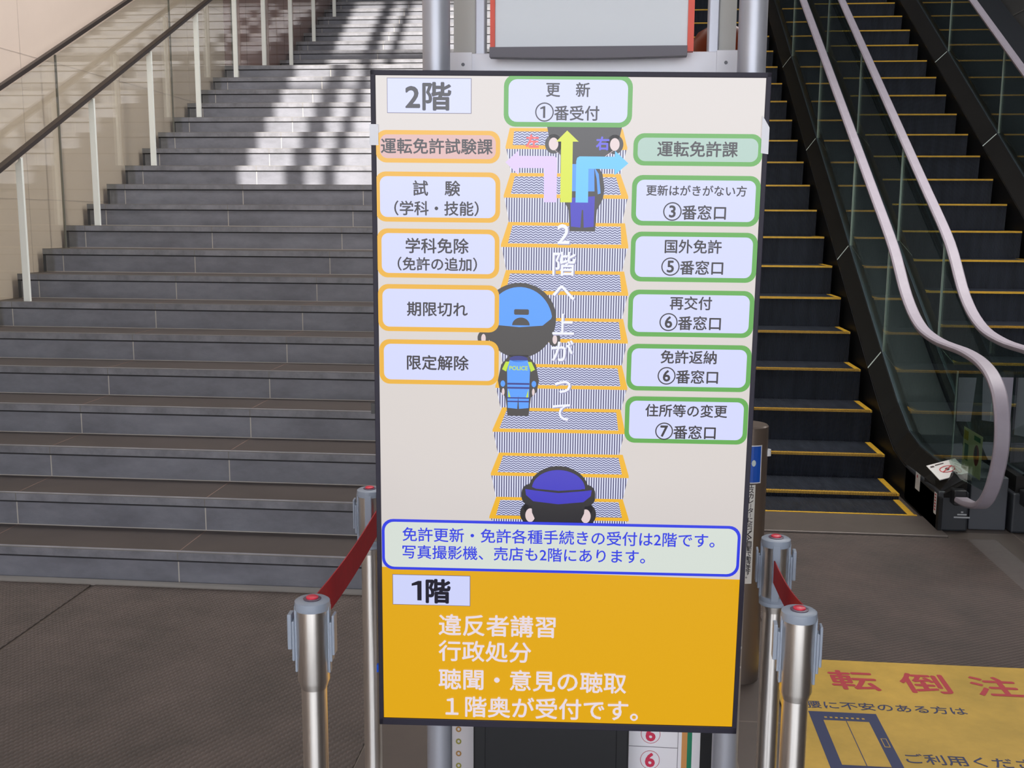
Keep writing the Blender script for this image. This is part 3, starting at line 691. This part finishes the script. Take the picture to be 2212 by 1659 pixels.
def panel(name, x0, x1, z0, z1, border, fill, lines, r=.022, w=.0098, tm=S_TXT, weight=.016, square=False):
    """a boxed notice on the screen: border, fill, writing; sizes in mm; lines: (text, x0, x1, zc)"""
    mb = MB(); x0, x1, z0, z1 = x0*mm, x1*mm, z0*mm, z1*mm
    if square:
        mb.poly([(x0, z0), (x1, z0), (x1, z1), (x0, z1)], L(10), 0); mb.poly([(x0+w, z0+w), (x1-w, z0+w), (x1-w, z1-w), (x0+w, z1-w)], L(11), 1)
    else:
        mb.poly(rrect(x0, x1, z0, z1, r), L(10), 0); mb.poly(rrect(x0+w, x1-w, z0+w, z1-w, max(.004, r-w*.7)), L(11), 1)
    for ln in lines:
        s, a, b, zc = ln[:4]
        if s[0] in '①③⑤⑥⑦':
            hgt = 39*mm; cx = a*mm+hgt/2; zc += 1
            ring(mb, cx, zc*mm, hgt/2, hgt/2, 2.6*mm, L(12), 2)
            d = {'①': '1', '③': '3', '⑤': '5', '⑥': '6', '⑦': '7'}[s[0]]; dw = 24*mm
            if d == '1': one(mb, cx, zc*mm, dw, 4.6*mm, L(12), 2)
            else: write(mb, d, cx-dw/2, cx+dw/2, zc*mm, L(12), 2, .022, tall=dw)
            write(mb, s[1:], a*mm+hgt+1*mm, b*mm, (zc-1.5)*mm, L(12), 2, weight)
        else: write(mb, s, a*mm, b*mm, zc*mm, L(12), 2, weight, *(ln[4:]))
    return mb.build(name, [border, fill, tm], screen)
panel('floor_box', -380.4, -203.6, 651.0, 722.6, S_LINE, S_WH, [('2階', -340.7, -247, 685.5, .92)], w=.0012, square=True, weight=.02)
panel('notice_box', -136, 131, 625.5, 731, S_GR, S_WH, [('更　新', -48.1, 42.2, 701), ('①番受付', -70.5, 62.6, 654.5)], r=.024)
panel('notice_box', -405.5, -143, 549.5, 616.5, S_YB, S_PK, [('運転免許試験課', -394, -159, 584)], w=.009)
panel('notice_box', -407.5, -142.2, 426, 531, S_YB, S_WH, [('試　験', -326.7, -227.2, 497), ('（学科・技能）', -367, -188, 455)])
panel('notice_box', -405.5, -143, 307, 411.6, S_YB, S_WH, [('学科免除', -343.5, -209.2, 376), ('（免許の追加）', -361, -191, 337)])
panel('notice_box', -405, -142.4, 190.5, 292.7, S_YB, S_WH, [('期限切れ', -341.6, -210.9, 239.6)])
panel('notice_box', -403.5, -142.3, 73.8, 172.4, S_YB, S_WH, [('限定解除', -342.6, -208.5, 122.2)])
panel('notice_box', 136, 404, 548.5, 614.5, S_GR, S_TEAL, [('運転免許課', 186.2, 352.6, 583)], w=.009)
panel('notice_box', 135.7, 404.3, 424, 529, S_GR, S_WH, [('更新はがきがない方', 165.9, 375.3, 497.6), ('③番窓口', 202.5, 334, 453)])
panel('notice_box', 137, 404.3, 305.6, 411.2, S_GR, S_WH, [('国外免許', 209.1, 328.5, 381), ('⑤番窓口', 202.8, 333.6, 337)])
panel('notice_box', 135.5, 404, 187, 288, S_GR, S_WH, [('再交付', 224.4, 313.4, 260.5), ('⑥番窓口', 203.2, 334.2, 218)])
panel('notice_box', 136, 404, 68, 170.7, S_GR, S_WH, [('免許返納', 208.9, 328.7, 143.2), ('⑥番窓口', 203.4, 333.7, 100.5)])
panel('notice_box', 135.4, 403.2, -49.3, 55, S_GR, S_WH, [('住所等の変更', 179.9, 357.2, 24.5), ('⑦番窓口', 202.6, 334.2, -23)])
panel('reception_box', -403.5, 401, -355.5, -236, S_BLUE, S_PALEB, [('免許更新・免許各種手続きの受付は2階です。', -356.3, 343.6, -271), ('写真撮影機、売店も2階にあります。', -356.7, 190.1, -312.5)], r=.026, w=.0065, tm=S_BLUE, weight=.01)
panel('floor_box', -380.5, -202.9, -440, -366.9, S_LINE, S_WH, [('階', -303, -249.5, -405.5)], w=.0012, square=True, weight=.027)
for s, a, b, z in (('違反者講習', -275, -8.5, -486), ('行政処分', -275, -63, -549.5), ('聴聞・意見の聴取', -275, 157, -619), ('１階奥が受付です。', -259, 186, -687)):
    mb = MB(); write(mb, s, a*mm, b*mm, z*mm, L(12), 0, .014); mb.build('lettering_line', [S_LT], screen)
# drawn escalator picture
def wave_mat():
    m = em('wave', (228, 230, 250)); n = m.node_tree.nodes; l = m.node_tree.links; b = n['Principled BSDF']
    tc = n.new('ShaderNodeTexCoord'); sp = n.new('ShaderNodeSeparateXYZ'); l.new(tc.outputs['Object'], sp.inputs[0])
    def mth(op, a, v):
        q = n.new('ShaderNodeMath'); q.operation = op; l.new(a, q.inputs[0])
        if isinstance(v, (int, float)): q.inputs[1].default_value = v
        elif v is not None: l.new(v, q.inputs[1])
        return q.outputs[0]
    wob = mth('MULTIPLY', mth('SINE', mth('MULTIPLY', sp.outputs['X'], 2*PI/.0105), None), .0013)
    s = mth('SINE', mth('MULTIPLY', mth('ADD', sp.outputs['Z'], wob), 2*PI/.0052), None)
    g = mth('GREATER_THAN', s, -.05)
    mx = n.new('ShaderNodeMix'); mx.data_type = 'RGBA'; l.new(g, mx.inputs[0]); mx.inputs[6].default_value = (*lin((206, 212, 240)), 1); mx.inputs[7].default_value = (*lin((96, 98, 140)), 1)
    l.new(mx.outputs[2], b.inputs['Emission Color']); return m
def bar_mat():
    m = em('bars', (228, 230, 250)); n = m.node_tree.nodes; l = m.node_tree.links; b = n['Principled BSDF']
    tc = n.new('ShaderNodeTexCoord'); sp = n.new('ShaderNodeSeparateXYZ'); l.new(tc.outputs['Object'], sp.inputs[0])
    q = n.new('ShaderNodeMath'); q.operation = 'MULTIPLY'; q.inputs[1].default_value = 2*PI/.0054; l.new(sp.outputs['X'], q.inputs[0])
    s = n.new('ShaderNodeMath'); s.operation = 'SINE'; l.new(q.outputs[0], s.inputs[0]); g = n.new('ShaderNodeMath'); g.operation = 'GREATER_THAN'; g.inputs[1].default_value = .05; l.new(s.outputs[0], g.inputs[0])
    mx = n.new('ShaderNodeMix'); mx.data_type = 'RGBA'; l.new(g.outputs[0], mx.inputs[0]); mx.inputs[6].default_value = (*lin((222, 226, 250)), 1); mx.inputs[7].default_value = (*lin((66, 66, 112)), 1)
    l.new(mx.outputs[2], b.inputs['Emission Color']); return m
S_WAVE, S_BAR, S_GOLD = wave_mat(), bar_mat(), em('gold', (236, 178, 24))
rows = [((-123, 621), (112.7, 621), (-131.7, 583), (123.4, 583), 531), ((-120.5, 528.5), (110.5, 528.5), (-134.8, 482), (128.4, 482), 427), ((-124.4, 426), (123.3, 426), (-139.8, 378), (131.6, 378), 326),
        ((-128.4, 324), (124.4, 324), (-142.9, 277), (134.7, 277), 222), ((-130.5, 222), (125.4, 222), (-145.1, 173.5), (136.9, 173.5), 120.5), ((-132.6, 120.5), (125.4, 120.5), (-149.4, 71), (139, 71), 22.5),
        ((-133.8, 22.5), (125.3, 22.5), (-154.9, -28), (136.9, -28), -79), ((-140.1, -80), (133.4, -80), (-158.3, -128), (148.1, -128), -182), ((-145.5, -182), (136.4, -182), (-160.8, -228), (151.1, -228), -239)]
mb = MB()
for (bx0, bz0), (bx1, _), (fx0, fz), (fx1, _), rb in rows:
    p = lambda a: [(x*mm, z*mm) for x, z in a]
    e = 6 if rb > -230 else 2
    mb.poly(p([(fx0+e+6, rb), (fx1-e-6, rb), (fx1-1, fz), (fx0+1, fz)]), L(1), 2)
    mb.poly(p([(fx0, fz-3), (fx1, fz-3), (fx1, fz+2), (bx1, bz0+2), (bx0, bz0+2), (fx0, fz+2)]), L(2), 0)
    mb.poly(p([(fx0+15, fz+5), (fx1-15, fz+5), (bx1-9, bz0-5), (bx0+9, bz0-5)]), L(3), 1)
mb.build('escalator_drawing', [S_GOLD, S_WAVE, S_BAR], screen)
# simple drawn officers seen from behind
S_BLK = em('black', (52, 50, 54)); S_SKIN = em('skin', (224, 204, 206)); S_NAVY = em('navy', (52, 44, 190)); S_SKY = em('sky', (74, 152, 255)); S_LIME = em('lime', (190, 222, 40)); S_DKB = em('dark_blue', (28, 40, 130))
def mpoly(mb, pts, k, mi): mb.poly([(x*mm, z*mm) for x, z in pts], L(k), mi)
mb = MB(); one(mb, -.3175, -.405, .047, .0098, L(12), 0); mb.build('floor_numeral', [S_TXT], screen)
mb = MB()   # figure behind the arrows
hx = 33
mpoly(mb, [(hx-78, 626), (hx+78, 626), (hx+74, 606), (hx+64, 585), (hx+48, 566), (hx+25, 556), (hx-25, 556), (hx-48, 566), (hx-64, 585), (hx-74, 606)][::-1], 4, 0)
for s in (-1, 1):
    mpoly(mb, ell(hx+s*64, 591, 18, 20), 4, 0); mpoly(mb, ell(hx+s*64, 591, 10, 13), 5, 1); mpoly(mb, [(hx+s*60, 578), (hx+s*74, 588), (hx+s*38, 560), (hx+s*46, 568)][:: (1 if s < 0 else -1)][:3], 6, 1)
mpoly(mb, [(hx-24, 556), (hx+24, 556), (hx+40, 530), (hx+45, 500), (hx+42, 478), (hx+30, 455), (hx+27, 410), (hx-27, 410), (hx-30, 455), (hx-42, 478), (hx-45, 500), (hx-40, 530)][::-1], 4, 0)
mpoly(mb, [(hx-26, 550), (hx+22, 550), (hx+24, 494), (hx-26, 494)][::-1], 5, 2); mpoly(mb, [(hx+22, 545), (hx+32, 530), (hx+37, 490), (hx+31, 488), (hx+28, 520)][::-1], 5, 2)
mpoly(mb, [(hx-27, 480), (hx+25, 484), (hx+24, 420), (hx+3, 418), (hx+1, 455), (hx-2, 455), (hx-4, 418), (hx-24, 420)][::-1], 5, 3)
mb.build('officer_drawing', [S_BLK, S_SKIN, S_SKY, S_NAVY], screen)
mb = MB()   # figure with pale blue cap
hx = -98
mpoly(mb, [(hx+79*math.cos(math.radians(a)), 223+76*math.sin(math.radians(a))*(1 if a < 180 else 1.15)) for a in range(0, 360, 8)], 4, 0)
mpoly(mb, [(hx+71*math.cos(math.radians(a)), 214+76*math.sin(math.radians(a))) for a in range(10, 171, 7)]+[(hx-66, 222), (hx-50, 207), (hx, 203), (hx+50, 207), (hx+68, 222)], 5, 2)
mpoly(mb, rrect(hx-12, hx+20, 230, 242, 3), 6, 0); mpoly(mb, ell(hx+3, 207, 19, 17, 0, 180), 6, 0)
mpoly(mb, ell(hx+76, 178, 13, 16), 3.6, 0); mpoly(mb, ell(hx+77, 177, 5, 10), 3.8, 1); mpoly(mb, ell(hx-78, 178, 13, 16), 3.6, 0); mpoly(mb, ell(hx-78, 177, 5, 10), 3.8, 1)
bx = -99
mpoly(mb, [(bx-20, 142), (bx+20, 142), (bx+38, 120), (bx+45, 85), (bx+40, 60), (bx+28, 48), (bx+23, 6), (bx-23, 6), (bx-28, 48), (bx-40, 60), (bx-45, 85), (bx-38, 120)][::-1], 4, 0)
mpoly(mb, ell(bx, 133, 20, 7), 5, 5)
mpoly(mb, [(bx-20, 130), (bx+20, 130), (bx+25, 108), (bx+23, 24), (bx+2, 22), (bx, 52), (bx-2, 22), (bx-23, 24), (bx-25, 108)][::-1], 5, 2)
for s in (-1, 1):
    q = [(bx+s*20, 127), (bx+s*28, 127), (bx+s*36, 110), (bx+s*27, 105)]
    mpoly(mb, q if s < 0 else q[::-1], 6, 4); mpoly(mb, ell(bx+s*34, 78, 5, 7), 6, 2); mpoly(mb, ell(bx+s*33, 60, 3, 8), 6, 1)
    q = [(bx+s*22, 66), (bx+s*17, 48), (bx+s*22, 48)]
    mpoly(mb, q, 6, 4)
for z0, z1 in ((76, 80), (67, 71), (45, 48), (37, 40)): mpoly(mb, [(bx-24, z0), (bx+24, z0), (bx+24, z1), (bx-24, z1)], 6, 5)
write(mb, 'POLICE', (bx-20)*mm, (bx+20)*mm, 113*mm, L(7), 4, .02)
mb.build('officer_drawing', [S_BLK, S_SKIN, S_SKY, S_NAVY, S_LIME, S_DKB], screen)
mb = MB()   # figure with dark blue cap
hx = -7
S_BLK2 = em('black_hair', (30, 28, 34))
mpoly(mb, [(hx-78, -205), (hx-60, -242), (hx+60, -242), (hx+78, -205), (hx+70, -180), (hx-70, -180)], 4, 0)
for s in (-1, 1): mpoly(mb, ell(hx+s*66, -217, 19, 24), 4, 0); mpoly(mb, ell(hx+s*62, -221, 11, 16), 5, 1)
mpoly(mb, [(hx-46, -242), (hx+46, -242), (hx+58, -215), (hx+60, -190), (hx-60, -190), (hx-58, -215)], 6, 0)
mpoly(mb, [(hx+68*math.cos(math.radians(a)), -166+60*math.sin(math.radians(a))) for a in range(0, 181, 8)], 7, 0)
mpoly(mb, [(hx+59*math.cos(math.radians(a)), -158+43*math.sin(math.radians(a))) for a in range(0, 181, 8)], 8, 3)
mpoly(mb, rrect(hx-82, hx+82, -198, -148, 20), 7.5, 0)
mpoly(mb, [(hx-74, -160), (hx-72, -174), (hx-56, -188), (hx, -194), (hx+56, -188), (hx+72, -174), (hx+74, -160), (hx+52, -163), (hx, -168), (hx-52, -163)], 8.5, 3)
mpoly(mb, [(hx-59, -155), (hx-50, -159), (hx, -163), (hx+50, -159), (hx+59, -155), (hx+58, -150), (hx, -151), (hx-58, -150)], 8.3, 3)
mb.build('officer_drawing', [S_BLK2, S_SKIN, S_SKY, S_NAVY], screen)
mb = MB()
mpoly(mb, [(-131.5, 552.5), (-104, 577), (-104, 566), (-30, 566), (-24.5, 563), (-22.8, 556), (-22.8, 470.4), (-49.5, 470.4), (-50.2, 541), (-104, 541), (-104, 527)][::-1], 8, 0)
mpoly(mb, [(-3, 618.6), (21.5, 596), (9.2, 596), (9.6, 470.6), (-15, 470.6), (-15.2, 596), (-25.5, 596)][::-1], 9, 1)
mpoly(mb, [(126.5, 552.5), (98, 578), (98, 566), (24, 566), (19, 563), (17.2, 556), (17.4, 470.6), (43.8, 470.6), (43.2, 540.6), (98, 540.6), (98, 528)], 9, 2)
mb.build('direction_arrow', [em('lilac', (218, 196, 250)), em('lime_arrow', (212, 224, 52)), em('azure', (98, 194, 255))], screen)
mb = MB(); write(mb, '左', -.0885, -.0625, .5965, L(7), 0, .03); mb.build('direction_character', [em('coral', (240, 96, 100))], screen)
mb = MB(); write(mb, '右', .0585, .0845, .593, L(7), 0, .03); mb.build('direction_character', [em('violet', (92, 86, 226))], screen)
for ch, x, z, w in (('2', -6.5, 404, 25), ('階', -4, 340.7, 48), ('へ', -4, 279, 46), ('上', -3, 211, 46), ('が', -4, 153, 46), ('っ', -2, 73, 34), ('て', -4, 16, 38)):
    mb = MB(); write(mb, ch, (x-w/2)*mm, (x+w/2)*mm, z*mm, L(9.4), 0, .014)
    write(mb, ch, (x-w/2+1.6)*mm, (x+w/2+1.6)*mm, (z-1.8)*mm, L(9.1), 1, .02)
    mb.build('upstairs_character', [em('white_letter', (236, 238, 252)), em('letter_shade', (150, 150, 186))], screen)
# clear tape, indicator and fittings on the case
TAPE = mat('clear_tape', (214, 216, 226), .15)
MB().box(-.4175, -.399, -.0062, -.0045, .585, .628).build('tape_strip', TAPE, dp)
mb = MB(); mb.add([(x, y, z) for y in (-.0062, -.0045) for x, z in ((.4, .652), (.4155, .628), (.4155, .574), (.4, .576))], [(3, 2, 1, 0), (4, 5, 6, 7), (0, 1, 5, 4), (1, 2, 6, 5), (2, 3, 7, 6), (3, 0, 4, 7)]); mb.build('tape_strip', TAPE, dp)
MB().box(-.424, -.414, .0, .02, .005, .028).build('cable_clip', BLACKPL, dp)
MB().box(-.4205, -.4155, .002, .012, -.61, -.592).build('indicator', mat('blue_indicator', (30, 90, 220), .3), dp)
mb = MB()
for z in (-.53, -.578): mb.lathe([(.003, 0), (.003, .004), (0, .004)], 10, (.4155, .004, z), cap=False)
mb.build('case_screw', mat('bright_screw', (220, 214, 206), .3), dp)
